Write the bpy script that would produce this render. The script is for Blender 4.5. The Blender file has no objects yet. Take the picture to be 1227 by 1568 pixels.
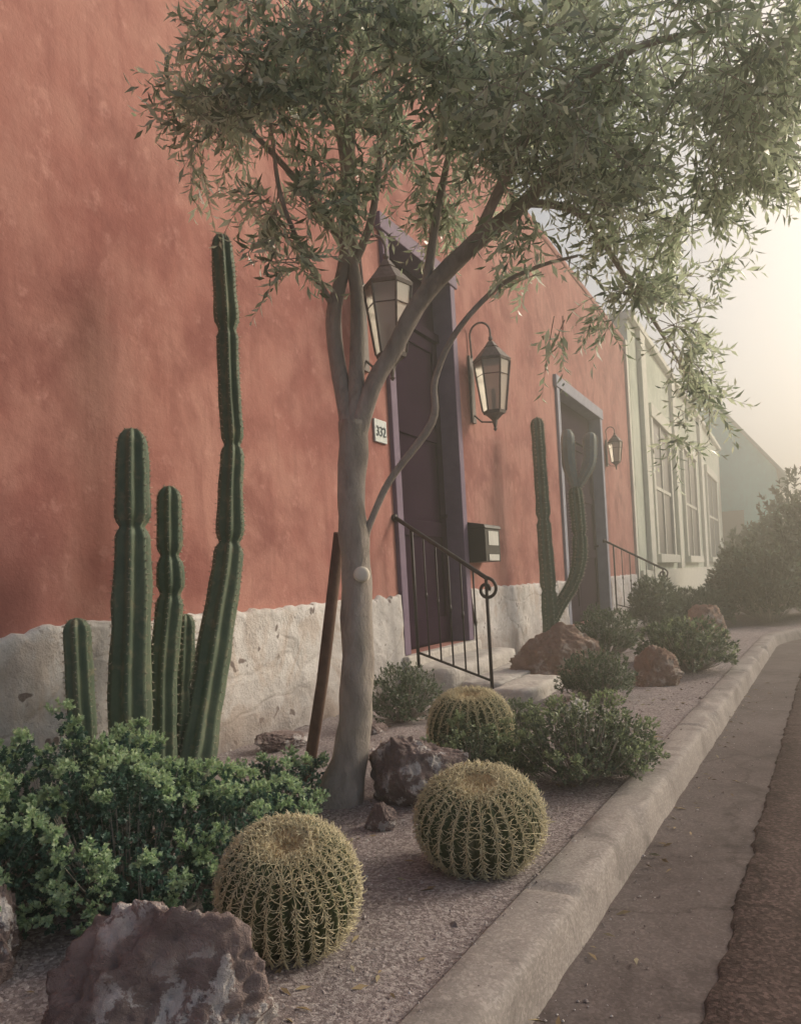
import bpy, math, random
import numpy as np
from mathutils import Matrix, Vector, noise
random.seed(7); rng=np.random.default_rng(7)
scene=bpy.context.scene
COL=bpy.context.collection
rad=math.radians

# ---------------------------------------------------------------- helpers
def link(o,parent=None):
    COL.objects.link(o)
    if parent is not None: o.parent=parent
    return o
def empty(name,loc=(0,0,0)):
    o=bpy.data.objects.new(name,None); o.empty_display_size=.1
    return link(o)
def mesh_obj(name,V,F,mats,parent=None,smooth=False,midx=None,bevel=0):
    me=bpy.data.meshes.new(name)
    me.from_pydata([tuple(v) for v in V],[],[tuple(f) for f in F]); 
    for m in (mats if isinstance(mats,(list,tuple)) else [mats]): me.materials.append(m)
    if smooth: me.polygons.foreach_set('use_smooth',[True]*len(me.polygons))
    if midx is not None: me.polygons.foreach_set('material_index',list(midx))
    me.update()
    o=bpy.data.objects.new(name,me); link(o,parent)
    if bevel:
        b=o.modifiers.new('bevel','BEVEL'); b.width=bevel; b.segments=2; b.limit_method='ANGLE'
    return o
def quads_np(name,V,nper,mats,parent=None,midx=None,smooth=False):
    n=len(V)//nper
    me=bpy.data.meshes.new(name)
    me.vertices.add(len(V)); me.vertices.foreach_set('co',V.astype(np.float32).ravel())
    me.loops.add(len(V)); me.loops.foreach_set('vertex_index',np.arange(len(V),dtype=np.int32))
    me.polygons.add(n); me.polygons.foreach_set('loop_start',np.arange(0,len(V),nper,dtype=np.int32))
    me.polygons.foreach_set('loop_total',np.full(n,nper,dtype=np.int32))
    for m in (mats if isinstance(mats,(list,tuple)) else [mats]): me.materials.append(m)
    if midx is not None: me.polygons.foreach_set('material_index',np.asarray(midx,dtype=np.int32))
    me.update(calc_edges=True); me.validate()
    o=bpy.data.objects.new(name,me); return link(o,parent)
class MB:
    def __init__(s): s.V=[];s.F=[];s.M=[]
    def add(s,V,F,m=0):
        b=len(s.V); s.V+= [tuple(v) for v in V]; s.F+=[tuple(i+b for i in f) for f in F]
        s.M+=(list(m) if hasattr(m,'__len__') else [m]*len(F))
    def box(s,x0,x1,y0,y1,z0,z1,m=0):
        V=[(x0,y0,z0),(x1,y0,z0),(x1,y1,z0),(x0,y1,z0),(x0,y0,z1),(x1,y0,z1),(x1,y1,z1),(x0,y1,z1)]
        s.add(V,[(0,3,2,1),(4,5,6,7),(0,1,5,4),(1,2,6,5),(2,3,7,6),(3,0,4,7)],m)
    def tube(s,path,radii,sides=8,m=0,closed_ends=True,star=None,nz=0):
        V,F=tube(path,radii,sides,star,nz); s.add(V,F,m)
    def obj(s,name,mats,parent=None,smooth=False,bevel=0):
        return mesh_obj(name,s.V,s.F,mats,parent,smooth,s.M,bevel)
def tube(path,radii,sides=8,star=None,nz=0):
    P=[Vector(p) for p in path]; n=len(P)
    if not hasattr(radii,'__len__'): radii=[radii]*n
    T=[(P[min(i+1,n-1)]-P[max(i-1,0)]).normalized() for i in range(n)]
    ref=Vector((1,0,0)) if abs(T[0].x)<.8 else Vector((0,1,0))
    N=(ref-T[0]*ref.dot(T[0])).normalized()
    V=[];F=[]
    for i in range(n):
        N=(N-T[i]*N.dot(T[i])).normalized(); B=T[i].cross(N)
        for k in range(sides):
            a=2*math.pi*k/sides; r=radii[i]
            if star: r*=1+star[1]*math.cos(star[0]*a)
            if nz: r*=1+nz*noise.noise(P[i]*9+Vector((math.cos(a),math.sin(a),0))*1.3)
            V.append(P[i]+(N*math.cos(a)+B*math.sin(a))*r)
    for i in range(n-1):
        for k in range(sides):
            k2=(k+1)%sides
            F.append((i*sides+k,i*sides+k2,(i+1)*sides+k2,(i+1)*sides+k))
    V.append(P[0]);V.append(P[-1]); a=len(V)-2;b=len(V)-1
    for k in range(sides):
        k2=(k+1)%sides
        F.append((a,k2,k)); F.append((b,(n-1)*sides+k,(n-1)*sides+k2))
    return V,F
def smooth_path(pts,rads,sub=6):
    P=[Vector(p) for p in pts]; out=[];ro=[]
    for i in range(len(P)-1):
        p0=P[max(i-1,0)];p1=P[i];p2=P[i+1];p3=P[min(i+2,len(P)-1)]
        for j in range(sub):
            t=j/sub
            out.append(.5*((2*p1)+(p2-p0)*t+(2*p0-5*p1+4*p2-p3)*t*t+(3*p1-p0-3*p2+p3)*t**3))
            ro.append(rads[i]*(1-t)+rads[i+1]*t)
    out.append(P[-1]);ro.append(rads[-1]); return out,ro

# ---------------------------------------------------------------- materials
def mat(name,rough=.8,spec=.3):
    m=bpy.data.materials.new(name); m.use_nodes=True
    b=m.node_tree.nodes['Principled BSDF']; b.inputs['Roughness'].default_value=rough
    b.inputs['Specular IOR Level'].default_value=spec
    return m,m.node_tree,b
def nd(nt,t,**k):
    n=nt.nodes.new(t)
    for a,v in k.items(): setattr(n,a,v)
    return n
def coords(nt):
    return nd(nt,'ShaderNodeTexCoord').outputs['Object']
def noi(nt,co,scale,detail=4,rough=.6,dist=0):
    n=nd(nt,'ShaderNodeTexNoise'); n.inputs['Scale'].default_value=scale;n.inputs['Detail'].default_value=detail
    n.inputs['Roughness'].default_value=rough; n.inputs['Distortion'].default_value=dist
    nt.links.new(co,n.inputs['Vector']); return n.outputs['Fac']
def ramp(nt,fac,stops):
    r=nd(nt,'ShaderNodeValToRGB'); e=r.color_ramp.elements
    while len(e)<len(stops): e.new(.5)
    for i,(p,c) in enumerate(stops):
        e[i].position=p; e[i].color=(c[0],c[1],c[2],1) if hasattr(c,'__len__') else (c,c,c,1)
    nt.links.new(fac,r.inputs[0]); return r.outputs[0]
def mix(nt,fac,a,b,mode='MIX'):
    m=nd(nt,'ShaderNodeMix',data_type='RGBA',blend_type=mode)
    for s,v in ((0,fac),(6,a),(7,b)):
        if isinstance(v,(int,float)): m.inputs[s].default_value=v if s==0 else (v,v,v,1)
        elif isinstance(v,tuple): m.inputs[s].default_value=(v[0],v[1],v[2],1)
        else: nt.links.new(v,m.inputs[s])
    return m.outputs[2]
def bump(nt,b,h,strength=.4,dist=.01):
    n=nd(nt,'ShaderNodeBump'); n.inputs['Strength'].default_value=strength;n.inputs['Distance'].default_value=dist
    nt.links.new(h,n.inputs['Height']); nt.links.new(n.outputs[0],b.inputs['Normal']); return n
def simple(name,c1,c2,scale=8,rough=.8,spec=.3,bs=.3,bd=.005,bscale=None,metal=0):
    m,nt,b=mat(name,rough,spec); co=coords(nt)
    f=noi(nt,co,scale,3); nt.links.new(ramp(nt,f,[(.3,c1),(.7,c2)]),b.inputs['Base Color'])
    bump(nt,b,noi(nt,co,bscale or scale*6,2),bs,bd); b.inputs['Metallic'].default_value=metal
    return m

def m_stucco(name,ca,cb,cc,dark,amt=.75):
    m,nt,b=mat(name,.95,.1); co=coords(nt)
    big=noi(nt,co,.7,5,.6,.15); mid=noi(nt,co,3.4,4,.62,.1); fine=noi(nt,co,30,3,.7)
    c=ramp(nt,big,[(.38,ca),(.5,cb),(.60,cc)])
    c=mix(nt,ramp(nt,mid,[(.44,0.0),(.62,.6)]),c,cc)
    c=mix(nt,ramp(nt,noi(nt,co,2.3,5,.62,.3),[(.48,0.0),(.66,amt)]),c,dark)
    mp=nd(nt,'ShaderNodeMapping'); mp.inputs['Scale'].default_value=(7,7,.9); nt.links.new(co,mp.inputs[0])
    c=mix(nt,ramp(nt,noi(nt,mp.outputs[0],1.3,4,.65),[(.50,0.0),(.72,.5)]),c,dark)
    c=mix(nt,ramp(nt,noi(nt,co,6,5,.75),[(.56,0.0),(.70,.5)]),c,tuple(min(1,v*1.2+.06) for v in cc))
    nt.links.new(c,b.inputs['Base Color'])
    h=mix(nt,.35,mid,fine); bump(nt,b,h,.5,.022)
    return m
M_red=m_stucco('terracotta_stucco',(.38,.165,.145),(.455,.215,.185),(.52,.275,.235),(.28,.115,.105))
M_white=m_stucco('pale_stucco',(.48,.53,.44),(.57,.62,.52),(.66,.70,.6),(.40,.43,.36),.3)
M_teal=m_stucco('teal_stucco',(.06,.50,.50),(.09,.58,.57),(.12,.64,.62),(.06,.42,.42),.3)

def m_plinth():
    m,nt,b=mat('limewashed_stone',.95,.1); co=coords(nt)
    v=nd(nt,'ShaderNodeTexVoronoi',feature='DISTANCE_TO_EDGE'); v.inputs['Scale'].default_value=2.0
    mp=nd(nt,'ShaderNodeMapping'); mp.inputs['Scale'].default_value=(.6,.8,1.5); nt.links.new(co,mp.inputs[0])
    n2=nd(nt,'ShaderNodeTexNoise'); n2.inputs['Scale'].default_value=3; nt.links.new(mp.outputs[0],n2.inputs['Vector'])
    wv=mix(nt,.25,mp.outputs[0],n2.outputs['Color']); nt.links.new(wv,v.inputs['Vector'])
    base=ramp(nt,noi(nt,co,4,6,.75),[(.3,(.50,.48,.47)),(.5,(.70,.68,.67)),(.7,(.84,.82,.81))])
    c=mix(nt,ramp(nt,v.outputs['Distance'],[(.0,.25),(.03,.0)]),base,(.36,.32,.29))
    c=mix(nt,ramp(nt,noi(nt,co,1.8,5,.7,1),[(.50,0.0),(.60,.5)]),c,(.54,.44,.37))
    c=mix(nt,ramp(nt,noi(nt,co,8,2,.6),[(.66,0.0),(.69,.85)]),c,(.17,.13,.12))
    c=mix(nt,ramp(nt,noi(nt,co,17,3,.7),[(.62,0.0),(.68,.5)]),c,(.32,.27,.25))
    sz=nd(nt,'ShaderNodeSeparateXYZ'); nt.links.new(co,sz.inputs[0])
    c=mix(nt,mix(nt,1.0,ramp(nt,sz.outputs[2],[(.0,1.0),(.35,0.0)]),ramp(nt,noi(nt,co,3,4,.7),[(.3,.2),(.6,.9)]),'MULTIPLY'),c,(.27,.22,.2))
    nt.links.new(c,b.inputs['Base Color'])
    h=mix(nt,.8,ramp(nt,v.outputs['Distance'],[(0,0.0),(.05,1.0)]),noi(nt,co,12,6,.75))
    bump(nt,b,h,.7,.03); return m
M_plinth=m_plinth()

def m_soil():
    m,nt,b=mat('gravelly_soil',.97,.1); co=coords(nt)
    base=ramp(nt,noi(nt,co,3,5,.7),[(.3,(.25,.21,.215)),(.5,(.34,.29,.295)),(.72,(.42,.37,.37))])
    v=nd(nt,'ShaderNodeTexVoronoi'); v.inputs['Scale'].default_value=130; nt.links.new(co,v.inputs['Vector'])
    sp=nd(nt,'ShaderNodeSeparateColor'); nt.links.new(v.outputs['Color'],sp.inputs[0])
    c=mix(nt,.5,base,ramp(nt,sp.outputs[0],[(.1,(.13,.105,.11)),(.5,(.31,.27,.27)),(.95,(.68,.63,.63))]))
    nt.links.new(c,b.inputs['Base Color'])
    bump(nt,b,noi(nt,co,70,4,.8),.9,.014); return m
M_soil=m_soil()
def m_asph(name,a,bcol,c_,crack=0.,grain=.5,bs=.5,vs=150):
    m,nt,b=mat(name,.92,.15); co=coords(nt)
    base=ramp(nt,noi(nt,co,1.3,6,.7,.3),[(.3,a),(.5,bcol),(.72,c_)])
    v=nd(nt,'ShaderNodeTexVoronoi'); v.inputs['Scale'].default_value=vs; nt.links.new(co,v.inputs['Vector'])
    sp=nd(nt,'ShaderNodeSeparateColor'); nt.links.new(v.outputs['Color'],sp.inputs[0])
    c=mix(nt,grain,base,mix(nt,1.0,base,ramp(nt,sp.outputs[1],[(.1,.45),(.6,.95),(1,1.9)]),'MULTIPLY'))
    c=mix(nt,ramp(nt,noi(nt,co,4.5,5,.7,.8),[(.50,0.0),(.66,.5)]),c,tuple(q*.5 for q in a))
    if crack:
        w=nd(nt,'ShaderNodeTexVoronoi',feature='DISTANCE_TO_EDGE'); w.inputs['Scale'].default_value=.9
        n2=nd(nt,'ShaderNodeTexNoise'); n2.inputs['Scale'].default_value=4;n2.inputs['Detail'].default_value=4; nt.links.new(co,n2.inputs['Vector'])
        nt.links.new(mix(nt,.25,co,n2.outputs['Color']),w.inputs['Vector'])
        c=mix(nt,ramp(nt,w.outputs['Distance'],[(0.0,crack),(.012,0.0)]),c,(.03,.022,.022))
    nt.links.new(c,b.inputs['Base Color'])
    bump(nt,b,noi(nt,co,45,4,.8),bs,.006); return m
M_road=m_asph('old_asphalt',(.070,.048,.047),(.100,.070,.067),(.135,.099,.094),.7,.7,.9,110)
M_gutter=m_asph('gutter_concrete',(.115,.094,.094),(.15,.125,.124),(.19,.163,.16),.35,.3,.3)
M_kerb=m_asph('kerb_concrete',(.25,.225,.22),(.335,.305,.295),(.42,.385,.37),0,.25,.3)
M_ground=simple('dry_ground',(.16,.13,.11),(.24,.2,.17),.5)
M_iron=simple('wrought_iron',(.018,.015,.016),(.04,.032,.032),30,.55,.5)
M_bronze=simple('aged_metal',(.10,.085,.08),(.19,.165,.155),25,.6,.4,metal=.2)
M_frame=simple('lilac_grey_wood',(.17,.125,.19),(.24,.18,.26),6,.75)
M_frame2=simple('blue_grey_wood',(.27,.28,.35),(.36,.37,.44),6,.75)
M_door=simple('dark_plum_paint',(.022,.009,.023),(.034,.015,.034),3,.9,.05)
M_stone=simple('pale_step_stone',(.48,.45,.42),(.66,.63,.59),7,.9,.2,.7,.02,18)
M_wood=simple('weathered_stake_wood',(.14,.09,.075),(.23,.16,.13),12,.85,.2,.5,.004)
M_black=simple('black_painted_steel',(.010,.010,.012),(.02,.02,.022),10,.45,.5)
M_paper=simple('white_label',(.6,.6,.56),(.7,.7,.66),10,.6)
M_tile=simple('glazed_tile',(.42,.5,.52),(.6,.66,.66),30,.3,.5)
M_ink=simple('dark_glaze',(.02,.05,.07),(.03,.07,.09),30,.4)
M_win=simple('dark_window_glass',(.03,.035,.04),(.06,.065,.07),2,.3,.4,.05)
M_trim=simple('pale_trim',(.64,.64,.56),(.76,.76,.67),6,.85)
M_roof=simple('roof_sheet',(.14,.2,.2),(.2,.27,.27),3,.8)

def m_bark():
    m,nt,b=mat('olive_bark',.9,.2); co=coords(nt)
    mp=nd(nt,'ShaderNodeMapping'); mp.inputs['Scale'].default_value=(1,1,.45); nt.links.new(co,mp.inputs[0])
    c=ramp(nt,noi(nt,mp.outputs[0],14,6,.7,.6),[(.3,(.30,.26,.24)),(.5,(.46,.41,.38)),(.72,(.58,.53,.50))])
    c=mix(nt,ramp(nt,noi(nt,co,5,3,.6),[(.45,0.0),(.7,.5)]),c,(.32,.30,.26))
    nt.links.new(c,b.inputs['Base Color']); bump(nt,b,noi(nt,mp.outputs[0],38,5,.8,.8),.9,.012); return m
M_bark=m_bark()
M_cut=simple('pruned_wood',(.78,.72,.64),(.85,.80,.72),20,.8)
def m_leaf(name,cols,under=None,rough=.45,trans=.35,spec=.5):
    m,nt,b=mat(name,rough,spec)
    g=nd(nt,'ShaderNodeNewGeometry')
    c=ramp(nt,g.outputs['Random Per Island'],[(i/(len(cols)-1),q) for i,q in enumerate(cols)])
    if under: c=mix(nt,g.outputs['Backfacing'],c,under)
    nt.links.new(c,b.inputs['Base Color'])
    if trans:
        tr=nd(nt,'ShaderNodeBsdfTranslucent'); nt.links.new(mix(nt,1.0,c,(1.2,1.25,1.0),'MULTIPLY'),tr.inputs[0])
        ms=nd(nt,'ShaderNodeMixShader'); ms.inputs[0].default_value=trans
        nt.links.new(b.outputs[0],ms.inputs[1]);nt.links.new(tr.outputs[0],ms.inputs[2])
        nt.links.new(ms.outputs[0],nt.nodes['Material Output'].inputs[0])
    return m
M_olive=m_leaf('olive_leaf',[(.13,.175,.135),(.24,.30,.235),(.42,.49,.41),(.68,.74,.66)],(.66,.72,.65),.30,.45,.9)
M_shrub=m_leaf('shrub_leaf_dark',[(.045,.11,.10),(.085,.17,.14),(.125,.22,.18)],None,.5,.3)
M_tip=m_leaf('shrub_leaf_new',[(.32,.45,.32),(.42,.55,.38),(.54,.65,.46)],None,.5,.4)
M_tip2=m_leaf('shrub_leaf_pale',[(.20,.26,.18),(.28,.34,.22),(.36,.42,.28)],None,.5,.35)
M_shrub2=m_leaf('shrub_leaf_olive',[(.09,.13,.095),(.14,.18,.13),(.20,.24,.175)],None,.5,.3)
M_far=m_leaf('distant_leaf',[(.07,.085,.06),(.11,.125,.08),(.15,.16,.11)],None,.6,.25)
M_litter=m_leaf('dry_leaf',[(.20,.14,.08),(.32,.24,.14),(.42,.38,.26)],None,.7,0,.2)
def m_cactus(name,a,b_,c_):
    m,nt,b=mat(name,.6,.3); co=coords(nt)
    c=ramp(nt,noi(nt,co,6,5,.7,.5),[(.3,a),(.5,b_),(.72,c_)])
    c=mix(nt,ramp(nt,noi(nt,co,20,3,.6),[(.55,0.0),(.70,.65)]),c,(.27,.25,.17))
    nt.links.new(c,b.inputs['Base Color']); bump(nt,b,noi(nt,co,50,3,.7),.3,.004); return m
M_cact=m_cactus('column_cactus_skin',(.085,.125,.090),(.12,.165,.115),(.175,.215,.145))
M_cact2=m_cactus('prickly_pear_skin',(.22,.27,.27),(.28,.33,.32),(.33,.38,.36))
M_barrel=m_cactus('barrel_cactus_skin',(.05,.07,.035),(.075,.10,.045),(.11,.13,.06))
M_spine=simple('cream_spines',(.66,.58,.38),(.82,.75,.54),40,.6)
M_spine2=simple('grey_spines',(.4,.36,.28),(.52,.48,.38),40,.7)
M_wool=simple('crown_wool',(.50,.37,.23),(.66,.52,.34),60,.95,.1,.8,.01)
def m_rock(name,a,b_,w,wf=.62):
    m,nt,b=mat(name,.95,.1); co=coords(nt)
    c=ramp(nt,noi(nt,co,7,6,.75,.4),[(.3,a),(.6,b_)])
    c=mix(nt,ramp(nt,noi(nt,co,4,5,.65,.6),[(.50,0.0),(.7,.6)]),c,tuple(v*.4 for v in a))
    pt=mix(nt,1.0,ramp(nt,noi(nt,co,15,6,.7,.5),[(.52,0.0),(.56,.95)]),ramp(nt,noi(nt,co,4,2,.5),[(.44,.05),(.54,1.0)]),'MULTIPLY')
    c=mix(nt,pt,c,w)
    nt.links.new(c,b.inputs['Base Color']); bump(nt,b,noi(nt,co,20,6,.8,.5),1,.03); return m
M_rock=m_rock('brown_rock',(.25,.19,.185),(.38,.305,.295),(.76,.72,.72))
M_rock2=m_rock('pink_rock',(.40,.27,.21),(.53,.38,.31),(.68,.59,.52))
M_pebble=m_leaf('pebble_stone',[(.20,.165,.165),(.36,.315,.31),(.66,.62,.62)],None,.9,0,.1)
m,nt,b=mat('lantern_glass',.35,.5); b.inputs['Base Color'].default_value=(.66,.63,.56,1); b.inputs['Transmission Weight'].default_value=.6; M_glass=m

# ---------------------------------------------------------------- ground, road, kerb
XW=-2.85
def kx(y):
    if y<10: return -.58+.038*(y-1.4)
    t=min((y-10)/4,1); return -.253+1.5*(3*t*t-2*t**3)+ (max(y-14,0)*.03)
def sheet(name,xs,ys,zf,matr,smooth=True,parent=None):
    V=[];F=[];nx=len(xs(ys[0]));
    for y in ys:
        for x in xs(y): V.append((x,y,zf(x,y)))
    for j in range(len(ys)-1):
        for i in range(nx-1):
            a=j*nx+i; F.append((a,a+1,a+nx+1,a+nx))
    return mesh_obj(name,V,F,matr,parent,smooth)
mesh_obj('ground',[(-400,-100,-.16),(400,-100,-.16),(400,900,-.16),(-400,900,-.16)],[(0,1,2,3)],M_ground)
ysr=list(np.arange(-3,16,.25))+list(np.arange(16,240,8))
def gx(y): return kx(y)
sheet('gutter',lambda y:[gx(y)-.02+i*.40/6 for i in range(7)],ysr,lambda x,y:-.125+.004*noise.noise(Vector((x*2,y*2,0))),M_gutter)
def asph_edge(y): return gx(y)+.34+.014*noise.noise(Vector((0,y*3,1)))+.016*noise.noise(Vector((0,y*11,1)))+.010*noise.noise(Vector((0,y*34,1)))
ysf=list(np.arange(-3,10,.025))+list(np.arange(10,16,.1))+list(np.arange(16,240,8))
sheet('road',lambda y:[asph_edge(y),asph_edge(y)+.012]+[asph_edge(y)+.1+i*.7 for i in range(10)],ysf,
      lambda x,y:-.128 if x<asph_edge(y)+.005 else -.114+.006*noise.noise(Vector((x*1.5,y*1.5,3))),M_road)
mb=MB(); mb.box(7.2,7.4,-10,240,-.15,0); mb.box(7.403,10,-10,240,-.15,-.004); mb.obj('far_pavement',M_kerb)
def kerb():
    V=[];F=[]; ys=np.arange(-3,30,.03); 
    prof=[(-.15,-.16),(-.15,-.004),(-.142,.0),(-.10,.002),(-.05,.001),(-.022,-.001),(-.008,-.008),(.0,-.022),(.006,-.06),(.012,-.10),(.016,-.14)]
    n=len(prof)
    for y in ys:
        jd=abs((y+.35)%2.4-.03); joint=jd<.016
        for k,(dx,z) in enumerate(prof):
            w=.006*noise.noise(Vector((k*.4,y*5,0)))+.003*noise.noise(Vector((k,y*18,4)))
            if k in(5,6,7): w-=max(0,noise.noise(Vector((0,y*3,9)))-.18)*.09
            if k in(1,2,3): w+=max(0,noise.noise(Vector((0,y*4,3)))-.2)*.06
            zz=z-(.018 if joint and 1<k<9 else 0)
            V.append((kx(y)+dx+w*(1 if k>3 else .5),y,zz+(w*.6 if 1<k<8 else 0)))
    for j in range(len(ys)-1):
        for k in range(n-1):
            a=j*n+k; F.append((a,a+n,a+n+1,a+1))
    mesh_obj('kerb',V,F,M_kerb,smooth=True)
kerb()
def soil_z(x,y):
    t=min(1,max(0,(kx(y)-.15-x)/.5))
    n=.025*noise.noise(Vector((x*1.7,y*1.7,0)))+.014*noise.noise(Vector((x*6,y*6,2)))+.005*noise.noise(Vector((x*22,y*22,5)))
    return -.02+t*(.012+n)+.006*noise.noise(Vector((x*3,y*3,8)))
ys=list(np.arange(-2,6,.035))+list(np.arange(6,16,.12))+list(np.arange(16,40,1))
sheet('planting_bed_soil',lambda y:[XW-.1+(kx(y)-.14-XW+.1)*i/70 for i in range(71)],ys,soil_z,M_soil)
def gravel():
    n=17000; y=.6+rng.random(n)**1.7*7; x=np.array([kx(v)-.13-rng.random()*(kx(v)-.13-XW) for v in y])
    n2=900; y2=.8+rng.random(n2)*6; x2=np.array([kx(v)+.0+abs(rng.normal())*.15 for v in y2])
    n3=500; y3=.8+rng.random(n3)*5; x3=np.array([kx(v)-.15+abs(rng.normal())*.04 for v in y3])
    X=np.concatenate([x,x2,x3]);Y=np.concatenate([y,y2,y3]); N=len(X)
    Z=np.array([soil_z(a,b)-.002 if i<n else (-.122 if i<n+n2 else .0) for i,(a,b) in enumerate(zip(X,Y))])
    s=.0022+.006*rng.random(N)**3+ (rng.random(N)<.015)*.009
    s[n:]*=.5
    O=np.array([(1,0,0),(.3,.95,0),(-.8,.6,0),(-.8,-.6,0),(.3,-.95,0),(.1,0,1),(-.4,.3,.8)])
    T=[(0,1,5),(1,2,6),(1,6,5),(2,3,6),(3,4,5),(3,5,6),(4,0,5)]
    ang=rng.random(N)*6.28
    sc=np.stack([s*(.8+.6*rng.random(N)),s*(.8+.6*rng.random(N)),s*(.5+.6*rng.random(N))],1)
    base=O[None]*sc[:,None,:]*(.8+.4*rng.random((N,7,1)))
    ca,sa=np.cos(ang)[:,None],np.sin(ang)[:,None]
    P=np.stack([base[...,0]*ca-base[...,1]*sa,base[...,0]*sa+base[...,1]*ca,base[...,2]],-1)+np.stack([X,Y,Z],1)[:,None]
    me=bpy.data.meshes.new('gravel'); Vv=P.reshape(-1,3)
    F=(np.array(T)[None]+np.arange(N)[:,None,None]*7).reshape(-1,3)
    me.from_pydata(Vv.tolist(),[],F.tolist()); me.materials.append(M_pebble)
    link(bpy.data.objects.new('gravel',me))
gravel()

# ---------------------------------------------------------------- red house
house=empty('terracotta_adobe_house')
D1=(5.62,7.12,.27,3.80); D2=(10.75,13.60,.10,3.60); YE=16.40; H=5.45
mb=MB(); x0,x1=XW-.5,XW
mb.box(x0,x1,-6,D1[0],-.1,H); mb.box(x0,x1,D1[1],D2[0],-.1,H); mb.box(x0,x1,D2[1],YE,-.1,H)
mb.box(x0,x1,D1[0],D1[1],D1[3],H); mb.box(x0,x1,D2[0],D2[1],D2[3],H)
mb.box(x0,x1,D1[0],D1[1],-.1,D1[2]); mb.box(x0,x1,D2[0],D2[1],-.1,D2[2])
mb.obj('walls',M_red,house)
mb=MB(); mb.box(XW-9,x0-.003,-6,YE,-.1,H-.2); mb.obj('body',M_red,house)
mb=MB(); mb.box(x0-.05,XW+.025,-6,YE-.2,H+.002,H+.10); mb.obj('parapet_cap',M_red,house,bevel=.03)
def plinth(name,y0,y1):
    V=[];F=[]; ys=np.arange(y0,y1+.001,.03); zs=list(np.linspace(-.12,1,30))
    n=len(zs)+2
    ys=list(ys); ys[-1]=y1
    for y in ys:
        top=.745+.02*(y-5)/5*.6+.03*noise.noise(Vector((0,y*2.2,0)))+.026*noise.noise(Vector((0,y*9,7)))+.012*noise.noise(Vector((0,y*25,7)))
        for i,z in enumerate(zs):
            zz=-.12+(top+.12)*(z+.12)/1.12
            d=.035+.018*noise.noise(Vector((1,y*2.5,zz*3)))+.012*noise.noise(Vector((3,y*8,zz*9)))
            V.append((XW+max(d,.012),y,zz))
        V.append((XW+.012,y,top+.008)); V.append((XW-.01,y,top+.010))
    for j in range(len(ys)-1):
        for k in range(n-1):
            a=j*n+k; F.append((a,a+n,a+n+1,a+1))
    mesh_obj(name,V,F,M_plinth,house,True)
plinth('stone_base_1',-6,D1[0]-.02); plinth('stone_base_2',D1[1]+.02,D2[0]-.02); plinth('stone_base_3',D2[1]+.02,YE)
def door(tag,D,fm,fw,double):
    y0,y1,z0,z1=D; mb=MB()
    xa,xb=XW-.22,XW+.035
    mb.box(xa,xb,y0,y0+fw,z0,z1-fw); mb.box(xa,xb,y1-fw,y1,z0,z1-fw)
    mb.box(xa,xb+.012,y0-.05,y1+.05,z1-fw+.002,z1+.03)
    mb.obj('door_frame_'+tag,fm,house,bevel=.008)
    mb=MB(); xd=XW-.16; a,b=y0+fw,y1-fw
    mb.box(xd-.05,xd,a,b,z0,z1-fw)
    leaves=2 if double else 1; w=(b-a)/leaves
    for L in range(leaves):
        s=a+L*w
        mb.box(xd+.001,xd+.022,s+.01,s+.12,z0+.02,z1-fw-.55); mb.box(xd+.001,xd+.022,s+w-.12,s+w-.01,z0+.02,z1-fw-.55)
        for (q0,q1) in ((z0+.02,z0+.25),(z0+1.0,z0+1.14),(z0+1.9,z0+2.02),(z1-fw-.66,z1-fw-.55)):
            mb.box(xd+.001,xd+.020,s+.121,s+w-.121,q0,q1)
    mb.box(xd+.001,xd+.05,a,b,z1-fw-.54,z1-fw-.46)
    mb.tube([(xd+.022,b-.10,z0+1.2),(xd+.07,b-.10,z0+1.2)],.02,10)
    mb.obj('door_'+tag,M_door,house,bevel=.004)
    mb=MB(); mb.box(XW-.25,XW+.09,y0-.06,y1+.06,z0-.10,z0-.003); mb.obj('threshold_'+tag,M_stone,house,bevel=.015)
door('near',D1,M_frame,.11,False); door('far',D2,M_frame2,.14,True)
mb=MB(); mb.box(XW-.45,XW+.05,YE-.22,YE-.002,-.1,H+.06); mb.obj('corner_quoin',M_trim,house,bevel=.01)

def stone_block(name,x0,x1,y0,y1,z0,z1,seed,parent=None,m=None):
    import bmesh
    bm=bmesh.new(); bmesh.ops.create_cube(bm,size=1)
    bmesh.ops.subdivide_edges(bm,edges=bm.edges,cuts=7,use_grid_fill=True)
    for v in bm.verts:
        s=v.co.copy()
        L=Vector((s.x/.5,s.y/.5,s.z/.5)); q=(abs(L.x)**8+abs(L.y)**8+abs(L.z)**8)**(1/8)
        s=s/q
        v.co=Vector((x0+(s.x+.5)*(x1-x0),y0+(s.y+.5)*(y1-y0),z0+(s.z+.5)*(z1-z0)))
        v.co+=noise.noise_vector(v.co*6+Vector((seed,0,0)))*.02+noise.noise_vector(v.co*20+Vector((seed,0,0)))*.008
    me=bpy.data.meshes.new(name); bm.to_mesh(me); bm.free(); me.materials.append(m or M_stone)
    me.polygons.foreach_set('use_smooth',[True]*len(me.polygons))
    return link(bpy.data.objects.new(name,me),parent)
st=empty('stone_steps')
stone_block('tread_upper',XW+.03,-2.38,5.52,7.2,-.05,.19,1,st); stone_block('tread_lower',-2.36,-1.98,5.55,7.1,-.05,.08,2,st)
stone_block('tread_slab',-1.93,-1.62,5.05,5.95,-.05,.09,3,st)
st=empty('stone_steps.001')
stone_block('tread_upper',XW+.03,-2.3,11.0,13.5,-.05,.10,4,st); stone_block('tread_lower',-2.28,-1.9,11.1,13.2,-.05,.05,5,st)

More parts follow.
